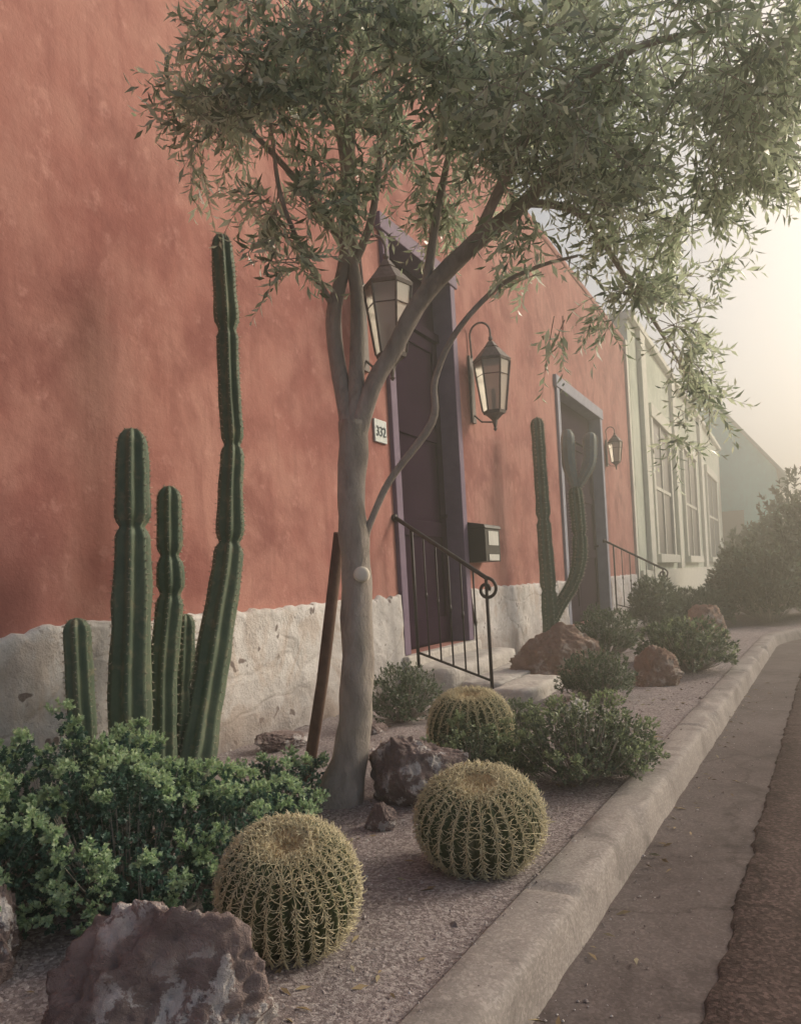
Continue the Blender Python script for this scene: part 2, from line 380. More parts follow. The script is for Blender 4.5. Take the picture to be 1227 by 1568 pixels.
# ---------------------------------------------------------------- handrails
def handrail(name,y0,y1,xo):
    p=empty(name); mb=MB(); r=.012
    A=Vector((XW+.02,y0,1.38)); B=Vector((xo,y1,.86))
    path=[A+(B-A)*t for t in (0,.25,.5,.75,1)]
    for i in range(1,26):
        a=math.pi/2-i*.33; rr=.085*(1-i/32)
        path.append(B+Vector((.0,0,-.085))+Vector((math.cos(a)*rr,0,math.sin(a)*rr)))
    mb.tube(path,[.017]*5+[.013]*25,8)
    mb.tube([(xo,y1,-.08),(xo,y1,.85)],.014,8)
    C=Vector((XW+.16,y0-.01,.30)); Dd=Vector((xo,y1,.10))
    mb.tube([C,Dd],.010,6)
    mb.tube([(XW+.16,y0-.01,.16),(XW+.16,y0-.01,1.29)],.014,8)
    for i in range(1,6):
        t=i/6; q=C+(Dd-C)*t; top=1.38+(.86-1.38)*((q.x-A.x)/(B.x-A.x))
        mb.tube([(q.x,q.y,q.z),(q.x,q.y,top)],.0075,6)
        mb.tube([(q.x,q.y,(q.z+top)/2-.03),(q.x,q.y,(q.z+top)/2),(q.x,q.y,(q.z+top)/2+.03)],[.008,.014,.008],6)
    mb.tube([(XW-.01,y0,1.38),(XW+.03,y0,1.38)],.03,8)
    mb.obj('ironwork',M_iron,p,True)
handrail('iron_handrail',5.60,5.44,-2.03); handrail('iron_handrail.001',13.35,13.2,-1.9)

# ---------------------------------------------------------------- lanterns
def lantern(name,y,zc,s):
    p=empty(name); mb=MB(); x=XW+.24*s
    def ring(r,z): return [(x+math.cos(math.pi/3*k+.3)*r*s,y+math.sin(math.pi/3*k+.3)*r*s,zc+z*s) for k in range(6)]
    def frust(r0,z0,r1,z1,m=0):
        V=ring(r0,z0)+ring(r1,z1); F=[(k,(k+1)%6,6+(k+1)%6,6+k) for k in range(6)]+[tuple(range(5,-1,-1)),tuple(range(6,12))]
        mb.add(V,F,m)
    frust(.11,-.30,.12,-.27); frust(.185,.22,.195,.245); frust(.19,.246,.085,.36); frust(.06,.361,.075,.375); frust(.07,.376,.03,.43)
    frust(.03,-.36,.09,-.302); frust(.012,-.44,.03,-.361)
    mb.tube([(x,y,zc+.43*s),(x,y,zc+.455*s),(x,y,zc+.475*s),(x,y,zc+.49*s)],[.008*s,.025*s,.02*s,.004*s],8)
    mb.tube([(x,y,zc-.47*s),(x,y,zc-.45*s),(x,y,zc-.43*s)],[.005*s,.022*s,.008*s],8)
    a=ring(.118,-.27);b=ring(.183,.22)
    for k in range(6): mb.tube([a[k],b[k]],.009*s,5)
    am=ring(.165,.08)
    for k in range(6): mb.tube([am[k],am[(k+1)%6]],.005*s,5)
    mb.tube([(x,y,zc-.27*s),(x,y,zc-.05*s)],.022*s,8)
    path=[(XW+.03,y,zc+.30*s)]
    for i in range(13):
        t=math.pi-(math.pi)*i/12
        path.append((XW+.13*s+math.cos(t)*.11*s,y,zc+.52*s+math.sin(t)*.12*s))
    path.append((x,y,zc+.47*s)); mb.tube(path,.011*s,6)
    mb.box(XW+.002,XW+.025,y-.05*s,y+.05*s,zc-.36*s,zc+.32*s)
    mb.tube([(XW+.02,y,zc-.28*s),(XW+.10*s,y,zc-.36*s),(x,y,zc-.38*s)],.009*s,6)
    mb.obj('lantern_frame',M_bronze,p)
    V=ring(.112,-.268)+ring(.176,.218); mesh_obj('glass_panes',V,[(k,(k+1)%6,6+(k+1)%6,6+k) for k in range(6)],M_glass,p)
lantern('wall_lantern',5.25,2.84,1.0); lantern('wall_lantern.001',7.5,2.80,1.0); lantern('wall_lantern.002',13.95,2.95,.68)
mbx=empty('mailbox'); mb=MB()
mb.box(XW+.002,XW+.20,7.14,7.56,1.02,1.34); 
mb.add([(XW+.002,7.12,1.343),(XW+.215,7.12,1.343),(XW+.215,7.58,1.343),(XW+.002,7.58,1.343),(XW+.002,7.12,1.42),(XW+.20,7.12,1.38),(XW+.20,7.58,1.38),(XW+.002,7.58,1.42)],
  [(0,3,2,1),(4,5,6,7),(0,1,5,4),(1,2,6,5),(2,3,7,6),(3,0,4,7)])
mb.obj('box_and_lid',M_black,mbx,bevel=.006)
mb=MB(); mb.box(XW+.2015,XW+.206,7.22,7.50,1.18,1.32); mb.box(XW+.2015,XW+.206,7.22,7.50,1.03,1.09); mb.obj('labels',M_paper,mbx)
sg=empty('house_number_sign'); mb=MB(); mb.box(XW+.002,XW+.018,5.34,5.54,1.96,2.14); mb.obj('tile',M_tile,sg,bevel=.004)
cu=bpy.data.curves.new('digits','FONT'); cu.body='332'; cu.size=.11; cu.extrude=.002; cu.align_x='CENTER'; cu.materials.append(M_ink)
o=link(bpy.data.objects.new('digits',cu),sg); o.rotation_euler=(rad(90),0,rad(90)); o.location=(XW+.0215,5.44,2.01)

# ---------------------------------------------------------------- neighbours
wh=empty('pale_stucco_house'); mb=MB(); 
wx=XW+.05
mb.box(wx-8,wx,YE+.03,38,-.1,6.0); mb.obj('walls',M_white,wh)
mb=MB(); mb.box(wx-8,wx+.12,YE+.03,38,6.003,6.15); mb.box(wx+.002,wx+.06,YE+.05,38,-.1,.85)
for (a,b_) in ((17.4,18.0),(22.2,22.8),(29,29.8)): mb.box(wx+.002,wx+.10,a,b_,.853,5.99)
WN=((18.6,21.2),(24.2,27.2),(31,35))
for (a,b_) in WN:
    mb.box(wx+.002,wx+.09,a-.25,a,1.2,4.3);mb.box(wx+.002,wx+.09,b_,b_+.25,1.2,4.3);mb.box(wx+.002,wx+.12,a-.3,b_+.3,4.303,4.6);mb.box(wx+.002,wx+.16,a-.3,b_+.3,1.0,1.197)
mb.obj('trim',M_trim,wh,bevel=.01)
mb=MB()
for (a,b_) in WN: mb.box(wx+.003,wx+.03,a,b_,1.2,4.3)
mb.obj('windows',M_win,wh)
mb=MB()
for (a,b_) in WN:
    c=(a+b_)/2; mb.box(wx+.031,wx+.06,c-.05,c+.05,1.2,4.3); mb.box(wx+.031,wx+.058,a,c-.051,2.7,2.78); mb.box(wx+.031,wx+.058,c+.051,b_,2.7,2.78)
mb.obj('sashes',M_trim,wh)
th=empty('teal_gabled_house'); mb=MB()
xr=-3.6; V=[(-6.7,40,-.1),(-.55,40,-.1),(-.55,40,5.2),(xr,40,9.2),(-6.7,40,5.2)]; V2=[(x,52,z) for x,y,z in V]
mb.add(V+V2,[(0,1,2,3,4),(9,8,7,6,5),(1,6,7,2),(0,4,9,5)]); mb.obj('walls',M_teal,th)
mb=MB()
def slab(p,q):
    (xa,za),(xb,zb)=p,q
    V=[(xa,39.6,za),(xb,39.6,zb),(xb,52.3,zb),(xa,52.3,za)]; V+= [(x,y,z+.18) for x,y,z in V]
    mb.add(V,[(0,3,2,1),(4,5,6,7),(0,1,5,4),(1,2,6,5),(2,3,7,6),(3,0,4,7)])
slab((xr,9.25),(-.1,4.66)); slab((-7.2,4.6),(xr-.003,9.25)); mb.obj('roof',M_roof,th)
mb=MB(); mb.box(-3.2,-2.0,39.93,39.99,1,3.4); mb.obj('window',M_win,th)

# ---------------------------------------------------------------- cacti
def column(mb,pts,rads,ribs=7,cons=(),sp=1.0,smi=1,amp=.2):
    P,Rr=smooth_path(pts,rads,14)
    L=[0]
    for i in range(1,len(P)): L.append(L[-1]+(P[i]-P[i-1]).length)
    R2=[]
    for i,(p,r) in enumerate(zip(P,Rr)):
        k=1+.09*noise.noise(p*6)
        for c in cons: k*=1-.30*math.exp(-((p.z-c)/.022)**2)+.05*math.exp(-((p.z-c-.09)/.05)**2)
        d=L[-1]-L[i]; 
        if d<r*1.3: k*=math.sqrt(max(.0,1-(1-d/(r*1.3))**2))*.97+.03
        R2.append(r*k)
    mb.tube(P,R2,ribs*6,star=(ribs,amp),nz=.07)
    n=len(P); T=[(P[min(i+1,n-1)]-P[max(i-1,0)]).normalized() for i in range(n)]
    ref=Vector((1,0,0)) if abs(T[0].x)<.8 else Vector((0,1,0)); N=(ref-T[0]*ref.dot(T[0])).normalized()
    nxt=0
    for i in range(n):
        N=(N-T[i]*N.dot(T[i])).normalized(); B=T[i].cross(N)
        if L[i]<nxt: continue
        nxt=L[i]+.020
        for k in range(ribs):
            a=2*math.pi*k/ribs; d=N*math.cos(a)+B*math.sin(a); c=P[i]+d*R2[i]*(1+amp*.98)
            for s in range(6):
                v=(d+Vector((random.gauss(0,.7),random.gauss(0,.7),random.gauss(0,.7)))).normalized()*random.uniform(.006,.018)*sp
                w=v.cross(Vector((.3,.5,.8))).normalized()*.0011*sp
                w2=v.cross(w).normalized()*.0011*sp
                mb.add([c+w,c-w+w2,c-w2,c+v],[(0,1,3),(1,2,3),(2,0,3)],smi)
def cactus(name,stems,mats,**k):
    mb=MB()
    for s in stems: column(mb,s[0],s[1],cons=s[2],**k)
    return mb.obj(name,mats,None,True)
cx=-2.45
def addtip(pts,r):
    p=Vector(pts[-1]);q=Vector(pts[-2]);d=(p-q).normalized()
    return pts[:-1]+[tuple(p-d*.10),tuple(p)]
cactus('column_cactus',[(addtip([(cx+.02,2.62,-.05),(cx+.02,2.72,.16),(cx,2.91,.66),(cx,3.035,1.05),(cx,3.075,1.35),(cx,3.11,1.6),(cx,3.11,1.85),(cx,3.12,2.2),(cx,3.115,2.63)],0),[.068,.07,.068,.060,.052,.047,.046,.050,.047,.045],(1.10,1.585,2.16))],[M_cact,M_spine2],ribs=7)
cactus('column_cactus.001',[(addtip([(cx,2.34,-.05),(cx,2.35,.4),(cx,2.40,.9),(cx,2.42,1.15),(cx,2.45,1.565)],0),[.072,.074,.068,.062,.058,.055],(1.15,))],[M_cact,M_spine2],ribs=7)
cactus('column_cactus.002',[(addtip([(cx-.02,2.53,-.05),(cx-.02,2.57,.5),(cx,2.62,.86),(cx,2.63,1.05),(cx,2.65,1.34)],0),[.05,.052,.05,.045,.047,.046],(.86,1.03)),
   (addtip([(cx-.05,2.66,-.05),(cx-.05,2.70,.3),(cx-.03,2.74,.77)],0),[.04,.04,.04,.038],(.45,))],[M_cact,M_spine2],ribs=7)
cactus('column_cactus.003',[(addtip([(cx,2.13,-.05),(cx,2.11,.4),(cx,2.11,.79)],0),[.04,.045,.043,.042],(.3,))],[M_cact,M_spine2],ribs=7)
cactus('branching_cactus',[(addtip([(-2.5,8.72,-.05),(-2.5,8.70,.5),(-2.5,8.66,1.2),(-2.5,8.63,2.0),(-2.5,8.60,2.63)],0),[.075,.08,.07,.062,.062,.06],(.7,1.5)),
   (addtip([(-2.5,8.72,.30),(-2.40,8.76,.50),(-2.26,8.83,.74),(-2.18,8.87,1.0),(-2.16,8.87,1.29),(-2.18,8.87,1.85)],0),[.06,.06,.065,.068,.068,.07,.06],(1.3,))],[M_cact,M_spine2],ribs=7,sp=2)
cactus('prickly_pear_cactus',[(addtip([(-2.18,8.89,1.82),(-2.23,8.86,2.1),(-2.23,8.86,2.50)],0),[.04,.07,.075,.07],()),
   (addtip([(-2.15,8.90,1.84),(-2.02,8.94,2.1),(-1.99,8.95,2.45)],0),[.04,.07,.075,.07],())],[M_cact2,M_spine2],ribs=9,sp=1.6,amp=.04)

def barrel(name,x,y,r,h,nribs=26,tilt=(0,0)):
    mb=MB(); sides=nribs*6; rings=40; V=[];F=[];Mi=[]
    def prof(t):
        a=-math.pi*.38+t*(math.pi*.88)
        rr=max(0,math.cos(a))**.75; z=math.sin(a)
        zz=h*.5+h*.5*z
        if t>.84: zz-=h*.045*math.sin((t-.84)/.16*math.pi/2)
        return r*rr,zz
    for i in range(rings+1):
        t=i/rings; rr,z=prof(t)
        for k in range(sides):
            a=2*math.pi*k/sides; am=.085*min(1,(1-t)*5)
            q=rr*(1+am*(abs(math.cos(nribs*a/2))*2-1.2))*(1+.04*noise.noise(Vector((math.cos(a)*1.5,math.sin(a)*1.5,z*6+x)))); V.append(Vector((math.cos(a)*q,math.sin(a)*q,z+(.002*noise.noise(Vector((k*.9,i*1.3,0))) if t>.88 else 0))))
    for i in range(rings):
        for k in range(sides):
            k2=(k+1)%sides; F.append((i*sides+k,i*sides+k2,(i+1)*sides+k2,(i+1)*sides+k)); Mi.append(2 if i/rings+.015*noise.noise(Vector((k*.3,0,0)))>.90 else 0)
    mb.add(V,F,Mi)
    for k in range(nribs):
        a=2*math.pi*k/nribs; jn=random.uniform(-.012,.012)
        for j in range(20):
            if random.random()<.03: continue
            t=.08+.83*(j/19)**.92+jn+random.uniform(-.004,.004); rr,z=prof(t); rr2,z2=prof(t+.01)
            am=.085*min(1,(1-t)*5); c=Vector((math.cos(a)*rr*(1+am*.8),math.sin(a)*rr*(1+am*.8),z))
            tan=Vector((math.cos(a)*(rr2-rr),math.sin(a)*(rr2-rr),z2-z)).normalized(); side=Vector((-math.sin(a),math.cos(a),0)); nrm=side.cross(tan).normalized()
            if nrm.dot(Vector((math.cos(a),math.sin(a),.3)))<0: nrm=-nrm
            for s in range(9):
                th=s/8*6.283+random.uniform(-.4,.4); up=random.uniform(.3,.9) if s else 1.4
                d=(side*math.cos(th)*.8+tan*math.sin(th)*1.3+nrm*up).normalized(); ln=random.uniform(.018,.044)*(r/.16)
                tw=.00095*random.uniform(.8,1.3)*(r/.16)
                w=d.cross(nrm+Vector((.01,0,0))).normalized()*tw; w2=d.cross(w).normalized()*tw
                mid=c+d*ln*.55+nrm*.002; tip=c+d*ln-nrm*ln*.25
                mb.add([c+w,c-w+w2*.8,c-w2,mid+w*.8,mid-w*.8+w2*.6,mid-w2*.8,tip],[(0,1,4,3),(1,2,5,4),(2,0,3,5),(3,4,6),(4,5,6),(5,3,6)],1)
    for q in range(1500):
        t=random.uniform(.86,1.0); a=random.random()*6.283; rr,z=prof(t); c=Vector((math.cos(a)*rr,math.sin(a)*rr,z)); f=rr/r
        d=Vector((math.cos(a)*1.6*f+random.gauss(0,.35),math.sin(a)*1.6*f+random.gauss(0,.35),.8)).normalized()*random.uniform(.006,.02)*(.5+f*1.5)
        w=Vector((random.gauss(0,1),random.gauss(0,1),0)).normalized()*.0011; mb.add([c+w,c-w,c+d],[(0,1,2)],1 if q%2 else 2)
    o=mb.obj(name,[M_barrel,M_spine,M_wool],None,True); o.location=(x,y,-.01); o.rotation_euler=(rad(tilt[0]),rad(tilt[1]),0)
barrel('golden_barrel_cactus',-1.16,1.60,.155,.30,30,(18,13)); barrel('golden_barrel_cactus.001',-.91,2.26,.178,.27,27,(15,7)); barrel('golden_barrel_cactus.002',-1.37,3.35,.178,.36,25,(9,5))

# ---------------------------------------------------------------- rocks
def rock(name,x,y,z,sx,sy,sz,rot,seed,m):
    import bmesh
    bm=bmesh.new(); bmesh.ops.create_icosphere(bm,subdivisions=6,radius=1)
    rs=random.Random(seed); planes=[]
    for i in range(15):
        d=Vector((rs.gauss(0,1),rs.gauss(0,1),rs.gauss(0,.8)+.2)).normalized(); planes.append((d,rs.uniform(.52,.88)))
    for v in bm.verts:
        p=v.co.copy()
        for d,h in planes:
            e=p.dot(d)-h-.06*noise.noise(p*3+d*5)
            if e>0: p-=d*e*.95
        o=Vector((seed*3.1,seed*1.7,0))
        p+=p.normalized()*(.12*noise.noise(p*2+o)+.10*abs(noise.noise(p*4.5+o))-.09*abs(noise.noise(p*9+o))+.04*noise.noise(p*19+o)+.02*noise.noise(p*40+o))
        v.co=Vector((p.x*sx,p.y*sy,p.z*sz))
    me=bpy.data.meshes.new(name); bm.to_mesh(me); bm.free(); me.materials.append(m)
    me.polygons.foreach_set('use_smooth',[True]*len(me.polygons))
    o=link(bpy.data.objects.new(name,me)); o.location=(x,y,z); o.rotation_euler=(rs.uniform(-.2,.2),rs.uniform(-.2,.2),rot)
rock('rock',-1.12,1.13,.04,.25,.18,.23,.5,3,M_rock)
rock('rock.001',-1.80,1.20,.06,.15,.16,.20,1.5,5,M_rock)
rock('rock.002',-1.38,2.76,.06,.24,.15,.27,.4,8,M_rock)
rock('rock.003',-1.80,6.45,.08,.50,.35,.36,.3,11,M_rock2)
rock('rock.004',-.97,6.15,.05,.20,.2,.22,.9,13,M_rock2)
rock('rock.005',-.92,9.3,.08,.27,.3,.36,.2,17,M_rock2)
rock('rock.006',-1.36,2.45,.0,.07,.06,.08,.2,19,M_rock)
rock('rock.007',-1.25,4.75,.0,.14,.1,.1,.6,23,M_stone)
rock('rock.008',-2.2,3.9,.0,.12,.1,.08,.6,29,M_rock)
rock('rock.009',-2.55,3.55,.0,.22,.12,.10,1.3,31,M_rock)

# ---------------------------------------------------------------- leaves
def unit(v): return v/np.maximum(np.linalg.norm(v,axis=-1,keepdims=True),1e-9)
def leaf_quads(base,d,nrm,L,W):
    side=unit(np.cross(d,nrm)); up=unit(np.cross(side,d))
    L=L[:,None];W=W[:,None]
    a=base; b_=base+d*L*.45+side*W+up*W*.35; c=base+d*L-up*L*.08; e=base+d*L*.45-side*W+up*W*.35
    return np.stack([a,b_,c,e],1).reshape(-1,3)
def litter():
    n=420; y=1.0+rng.random(n)**1.3*5; x=np.array([kx(v)-.2-rng.random()**1.2*(kx(v)-.2-XW) for v in y])
    n2=70; y2=1+rng.random(n2)*6; x2=np.array([kx(v)+.02+abs(rng.normal())*.07 for v in y2])
    X=np.concatenate([x,x2]);Y=np.concatenate([y,y2])
    Z=np.array([soil_z(a,b)+.004 if i<n else -.117 for i,(a,b) in enumerate(zip(X,Y))]); N=len(X)
    d=rng.normal(size=(N,3)); d[:,2]*=.15; nn=np.array([0,0,1.])+rng.normal(size=(N,3))*.35
    L=rng.uniform(.02,.05,N); quads_np('leaf_litter',leaf_quads(np.stack([X,Y,Z],1),unit(d),unit(nn),L,L*.13),4,M_litter)
litter()
def olive_foliage(clusters,name,parent,density=760):
    B=[];Dd=[];Nn=[];Ls=[];Tw=MB()
    for (x,y,z,r,rz,dn) in clusters:
        nt_=max(6,int(density*r*r*dn))
        ns=max(3,int(nt_/12)); sub=unit(rng.normal(size=(ns,3)))*(rng.random((ns,1))**.5)*np.array([r,r,rz])
        for i in range(nt_):
            c=np.array([x,y,z])+sub[rng.integers(ns)]+rng.normal(size=3)*r*.12
            out=unit(c-np.array([x,y,z])+rng.normal(size=3)*r*.5)
            d=unit(out*np.array([1,1,.5])+np.array([0,0,-.35])+rng.normal(size=3)*.35)
            ln=rng.uniform(.10,.24); n=int(ln/.0145); bend=np.array([0,0,-1])*rng.uniform(.0,.6)
            ts=np.linspace(0,1,n)
            pts=c+np.outer(ts,d)*ln+np.outer(ts**2,bend)*ln*.5
            ax=unit(np.cross(d,rng.normal(size=3))); ax2=np.cross(d,ax)
            ang=np.arange(n)*1.9+rng.random(n)*.6
            rd=np.outer(np.cos(ang),ax)+np.outer(np.sin(ang),ax2)
            ld=unit(rd*.75+d*.8+rng.normal(size=(n,3))*.15)
            B.append(pts);Dd.append(ld);Nn.append(unit(-rd+d*.9+rng.normal(size=(n,3))*.35)); Ls.append(rng.uniform(.045,.088,n)*(1-.3*ts))
            if i%2==0:
                Tw.tube([pts[0]-d*.08,pts[0],pts[n//2],pts[-1]],[.0022,.0018,.0014,.0008],4)
    B=np.concatenate(B);Dd=np.concatenate(Dd);Nn=np.concatenate(Nn);Ls=np.concatenate(Ls)
    quads_np(name,leaf_quads(B,Dd,Nn,Ls,Ls*rng.uniform(.105,.155,len(Ls))),4,M_olive,parent)
    Tw.obj('twigs',M_bark,parent)
tree=empty('olive_tree')
CL=[(-1.886,2.30,2.80,.24,.24,1.0),(-1.83,2.32,2.50,.14,.14,1.2),(-1.526,2.367,2.76,.33,.3,1.5),(-1.56,2.36,2.17,.13,.2,1.6),(-1.56,2.36,1.99,.10,.10,1.6),
(-1.417,2.758,2.86,.35,.3,1.4),(-1.266,2.945,2.56,.28,.22,.9),(-.948,2.545,2.72,.38,.3,1.6),(-.627,2.595,2.55,.38,.3,1.5),(-.67,2.797,2.32,.31,.25,1.3),
(-.50,3.106,2.31,.31,.25,1.3),(-.55,3.305,2.08,.22,.2,1.5),(-.50,3.78,1.92,.20,.2,1.4),(-.42,4.266,1.82,.18,.16,1.2),(-.241,2.789,2.52,.42,.28,1.4),
(-.007,2.795,2.54,.36,.23,1.4),(-.295,3.21,2.42,.34,.24,1.3),(-.25,3.48,2.34,.2,.18,1.3),(-.884,3.25,2.17,.14,.12,.9),(-.846,3.27,1.97,.09,.12,.9),
(-1.158,3.0,2.34,.15,.12,.9),(-.99,2.97,2.54,.33,.25,1.2),(-.02,3.04,2.38,.13,.10,1.1),(-1.637,2.42,2.55,.26,.22,1.4),(-1.65,2.42,2.33,.17,.16,1.5),(-1.50,2.6,2.44,.2,.2,1.0),
(-1.2,2.45,2.75,.3,.25,1.3),(-1.35,2.4,2.55,.16,.14,1.0),
(-1.5,2.6,3.3,.5,.3,.5),(-.9,2.8,3.2,.55,.3,.45),(-.2,3.0,3.05,.5,.3,.5),(-1.2,3.4,3.2,.5,.35,.4),(-.4,3.7,2.85,.36,.3,.5),(.35,3.1,2.95,.36,.3,.5),(-.45,4.1,2.2,.2,.2,.9),
(-.55,4.7,1.62,.14,.12,1.0),(-.1,3.3,2.64,.28,.2,1.0)]
olive_foliage(CL,'leaves',tree)
mb=MB()
def br(pts,rads,sides=14,sub=6,nz=.12):
    P,Rr=smooth_path(pts,rads,sub); mb.tube(P,Rr,sides,nz=nz)
br([(-1.69,2.66,-.06),(-1.66,2.67,.03),(-1.61,2.68,.2),(-1.566,2.68,.461),(-1.545,2.69,.892),(-1.548,2.69,1.207),(-1.524,2.70,1.50)],[.115,.088,.070,.065,.060,.055,.060],18,8,.22)
br([(-1.535,2.70,1.40),(-1.575,2.69,1.73),(-1.577,2.68,1.93),(-1.524,2.70,2.13),(-1.50,2.71,2.35),(-1.47,2.73,2.75),(-1.40,2.75,3.1)],[.036,.032,.031,.027,.024,.02,.01])
br([(-1.53,2.70,1.42),(-1.49,2.72,1.93),(-1.50,2.71,2.185),(-1.52,2.71,2.66),(-1.6,2.6,3.1)],[.036,.027,.024,.018,.01])
br([(-1.52,2.70,1.42),(-1.455,2.73,1.62),(-1.377,2.775,1.764),(-1.25,2.84,1.985),(-1.06,2.94,2.185),(-.88,3.03,2.33),(-.64,3.14,2.59),(-.4,3.3,2.85)],[.04,.036,.035,.036,.036,.030,.02,.01])
br([(-1.51,2.71,1.03),(-1.49,2.72,1.09),(-1.41,2.76,1.26),(-1.25,2.84,1.48),(-1.23,2.85,1.65),(-1.146,2.89,1.83),(-1.0,2.97,1.995),(-.85,3.04,2.07),(-.7,3.1,2.1)],[.02,.014,.014,.017,.013,.012,.010,.008,.005],8)
br([(-1.25,2.84,1.985),(-1.21,2.86,2.2),(-1.15,2.9,2.5),(-1.0,2.9,2.9)],[.022,.018,.014,.008],8)
br([(-1.50,2.71,2.1),(-1.42,2.75,2.3),(-1.38,2.8,2.6),(-1.3,2.85,3.0)],[.018,.015,.012,.007],8)
br([(-1.52,2.70,2.2),(-1.62,2.58,2.4),(-1.75,2.42,2.6),(-1.86,2.32,2.8)],[.016,.013,.010,.006],8)
br([(-1.06,2.94,2.185),(-.9,2.85,2.35),(-.7,2.75,2.5),(-.4,2.75,2.6),(-.1,2.8,2.6)],[.024,.02,.016,.012,.006],8)
br([(-.88,3.03,2.33),(-.7,3.2,2.3),(-.58,3.5,2.1),(-.5,3.8,1.95),(-.44,4.2,1.82)],[.018,.014,.011,.008,.004],8)
br([(-1.57,2.68,1.95),(-1.60,2.55,2.1),(-1.62,2.42,2.3),(-1.6,2.35,2.55)],[.014,.011,.009,.005],8)
mb.obj('trunk_and_limbs',M_bark,tree,True)
mb=MB(); c=Vector((-1.50,2.650,.895)); d=Vector((.47,-.85,.05)).normalized(); mb.tube([c-d*.02,c+d*.012,c+d*.018],[.034,.030,.02],16); mb.obj('pruned_knot',M_cut,tree,True)
mb=MB(); mb.tube([(-2.03,2.95,-.1),(-1.84,2.86,.45),(-1.65,2.755,1.07)],[.027,.026,.025],10,nz=.1); mb.obj('tree_stake',M_wood,None,True)

def shrub(name,ells,n,L,W,mats,tipfrac=.25,rosette=9,spiky=0,parent=None,tuft=.03,heads=0,head_r=.03,head_n=16):
    B=[];Dd=[];Nn=[];Ls=[];Mi=[]; Tw=MB()
    wt=np.array([e[3]*e[4]+e[3]*e[5] for e in ells]); wt/=wt.sum()
    def surf(e,d):
        return 1+.22*noise.noise(Vector((d[0]*3+e[0]*5,d[1]*3,d[2]*3)))+.10*noise.noise(Vector((d[0]*8,d[1]*8+e[1],d[2]*8)))
    def ros(c,ax,k,tip,Lf):
        rd=unit(np.cross(rng.normal(size=(k,3)),ax)); lay=rng.random((k,1))
        ld=unit(rd*(1-.5*lay)+ax*(.35+lay)); 
        B.append(c+ax*lay*tuft-ax*tuft*.5); Dd.append(ld); Nn.append(unit(ax-rd*.4+rng.normal(size=(k,3))*.2)); Ls.append(rng.uniform(.7,1.2,k)*L*Lf); Mi.append(np.full(k,1 if tip else 0))
    for i in range(n):
        e=ells[rng.choice(len(ells),p=wt)]
        d=unit(rng.normal(size=3)); d[2]=abs(d[2])*1.1-.25; d=unit(d)
        q=rng.random()**.35
        c=np.array(e[:3])+d*np.array(e[3:])*q*surf(e,d)
        if c[2]<.0: c[2]=abs(c[2])*.5+.01
        tip=(q>.82 and d[2]>.0 and rng.random()<tipfrac)
        ros(c,unit(d+np.array([0,0,.7])+rng.normal(size=3)*.3),rosette,tip,1.1 if tip else 1)
        if i%6==0:
            root=np.array([e[0]+d[0]*e[3]*.2,e[1]+d[1]*e[4]*.2,0]); mid=(root+c)/2+np.array([d[0],d[1],0])*.03
            Tw.tube([root,mid,c],[.004,.003,.0015],4)
    placed=[]; tries=0
    while len(placed)<heads and tries<heads*14:
        tries+=1
        e=ells[rng.choice(len(ells),p=wt)]
        d=unit(rng.normal(size=3)); d[2]=abs(d[2])*1.2-.15; d=unit(d)
        ax=unit(d+np.array([0,0,.6])+rng.normal(size=3)*.25)
        c=np.array(e[:3])+d*np.array(e[3:])*surf(e,d)*rng.uniform(1.0,1.22)
        if c[2]<.03: continue
        if any(((np.array(e2[:3])-c)/np.array(e2[3:]))@((np.array(e2[:3])-c)/np.array(e2[3:]))<.75 for e2 in ells): continue
        if any(((p-c)@(p-c))<(head_r*1.9)**2 for p in placed): continue
        placed.append(c)
        s=rng.uniform(.65,1.3)
        for j in range(head_n):
            o=unit(rng.normal(size=3)); 
            if o@ax<-.2: o=-o
            ros(c+o*head_r*s*np.array([1,1,.7]),unit(o+ax*.6),rosette,True,1.0)
        for j in range(head_n//2):
            o=unit(rng.normal(size=3)); ros(c-ax*head_r*1.3+o*head_r*s*.7,unit(o+ax*.4),rosette,False,1.0)
    B=np.concatenate(B);Dd=np.concatenate(Dd);Nn=np.concatenate(Nn);Ls=np.concatenate(Ls);Mi=np.concatenate(Mi)
    p=empty(name) if parent is None else parent
    quads_np('foliage',leaf_quads(B,Dd,Nn,Ls,Ls*W),4,mats,p,Mi); Tw.obj('stems',M_bark,p)
SM=[M_shrub,M_tip]; SO=[M_shrub2,M_tip2]
shrub('desert_shrub',[(-1.75,1.62,.10,.28,.32,.27),(-1.55,1.85,.08,.22,.2,.19),(-2.05,1.75,.13,.35,.3,.30),(-2.1,1.35,.10,.4,.3,.25),(-1.52,1.50,.05,.15,.15,.15)],3600,.014,.36,SM,.0,11,tuft=.020,heads=190,head_r=.025,head_n=15)
shrub('desert_shrub.001',[(-1.80,2.42,.06,.20,.2,.14)],350,.015,.34,SM,.1,10,heads=20,head_r=.022,head_n=12)
shrub('desert_shrub.002',[(-2.22,4.35,.10,.24,.28,.26)],700,.022,.2,SO,.0,9)
shrub('desert_shrub.003',[(-1.27,3.08,.07,.19,.14,.16),(-1.1,3.3,.05,.12,.12,.1)],600,.014,.32,SO,.1,10,heads=22,head_r=.02,head_n=10)
shrub('desert_shrub.004',[(-.84,3.20,.10,.24,.26,.22),(-.70,3.35,.08,.16,.2,.16)],1200,.018,.22,SO,.15,10,heads=30,head_r=.025,head_n=8)
shrub('desert_shrub.005',[(-1.25,5.35,.10,.26,.25,.22)],700,.025,.2,SO,.0,9)
shrub('desert_shrub.006',[(-.80,6.9,.12,.34,.45,.30),(-1.05,7.5,.1,.3,.35,.3)],1300,.035,.2,SO,.25,9)
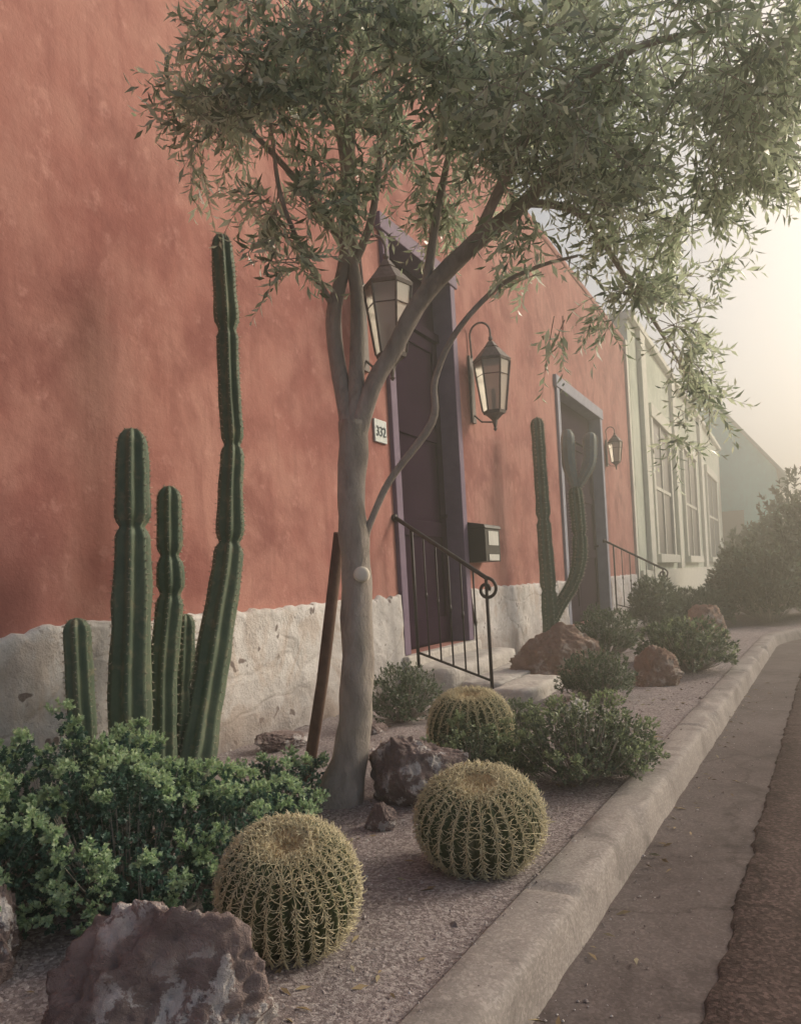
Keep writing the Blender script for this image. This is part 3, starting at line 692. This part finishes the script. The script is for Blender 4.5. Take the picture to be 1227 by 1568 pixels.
shrub('desert_shrub.007',[(-1.75,8.0,.15,.35,.4,.35)],800,.035,.2,SO,.0,9)
shrub('desert_shrub.008',[(-.93,2.72,.03,.07,.07,.08)],120,.014,.3,SM,.4,8)
shrub('desert_shrub.009',[(-1.40,4.15,.05,.13,.13,.12)],260,.018,.25,SO,.1,9)
shrub('desert_shrub.010',[(-1.75,11.2,.25,.35,.5,.5),(-1.3,12.0,.15,.5,.5,.4)],1100,.08,.12,SO,.0,9)
shrub('street_bush',[(-.35,12.6,.35,.6,.8,.7),(.25,13.8,.6,.7,1,1.2),(-.6,14.5,.4,.8,1,.8),(.95,14.5,.7,.8,1,1.2)],3800,.09,.2,[M_far,M_shrub2],.3,9,tuft=.1)
shrub('street_bush.001',[(.4,19,1.0,1.2,1.5,1.8),(-.7,22,.6,1.1,1.5,1.3),(1.8,22,1,1.4,1.5,2.2)],3000,.13,.22,[M_far,M_shrub2],.3,9,tuft=.15)
tr=[(random.uniform(-30,60),random.uniform(90,130),1.5,random.uniform(3,6),3,random.uniform(3,7)) for i in range(30)]
shrub('distant_trees',tr,4000,.7,.35,[M_far,M_far],0,7,tuft=.6)

# ---------------------------------------------------------------- dusty air
m=bpy.data.materials.new('dusty_air'); m.use_nodes=True; nt=m.node_tree; nt.nodes.remove(nt.nodes['Principled BSDF'])
vs=nt.nodes.new('ShaderNodeVolumeScatter'); vs.inputs['Density'].default_value=.025; vs.inputs['Anisotropy'].default_value=.62; vs.inputs['Color'].default_value=(.99,.96,.84,1)
nt.links.new(vs.outputs[0],nt.nodes['Material Output'].inputs['Volume'])
mb=MB(); mb.box(-14,14,-4,70,-.3,12); mb.obj('dusty_air',m)

# ---------------------------------------------------------------- light
SUN_AZ=38; SUN_EL=27
w=bpy.data.worlds.new('World'); scene.world=w; w.use_nodes=True; nt=w.node_tree
bg=nt.nodes['Background']; sk=nt.nodes.new('ShaderNodeTexSky'); sk.sky_type='NISHITA'; sk.sun_disc=False
sk.sun_elevation=rad(SUN_EL); sk.sun_rotation=rad(SUN_AZ); sk.dust_density=5; sk.air_density=1.0; sk.ozone_density=1
nt.links.new(mix(nt,1.0,sk.outputs[0],(1.0,.96,.86),'MULTIPLY'),bg.inputs[0]); bg.inputs[1].default_value=.145
ld=bpy.data.lights.new('sun','SUN'); ld.energy=2.7; ld.angle=rad(14); ld.color=(1,.88,.67)
so=link(bpy.data.objects.new('sun',ld)); dv=Vector((math.sin(rad(SUN_AZ))*math.cos(rad(SUN_EL)),math.cos(rad(SUN_AZ))*math.cos(rad(SUN_EL)),math.sin(rad(SUN_EL))))
so.rotation_euler=dv.to_track_quat('Z','Y').to_euler(); so.location=(3,10,8)

# ---------------------------------------------------------------- camera
cd=bpy.data.cameras.new('camera'); cam=link(bpy.data.objects.new('camera',cd)); scene.camera=cam
R=Matrix.Rotation(rad(26.7),3,'Z')@Matrix.Rotation(rad(90),3,'X')@Matrix.Rotation(rad(-3.2),3,'Z')
M=R.to_4x4(); M.translation=Vector((0,0,.85)); cam.matrix_world=M
cd.sensor_fit='AUTO'; cd.sensor_width=36; cd.lens=36*1200/1568; cd.shift_y=110/1568; cd.clip_start=.02; cd.clip_end=2000
scene.view_settings.view_transform='Standard'; scene.view_settings.look='None'; scene.view_settings.exposure=0
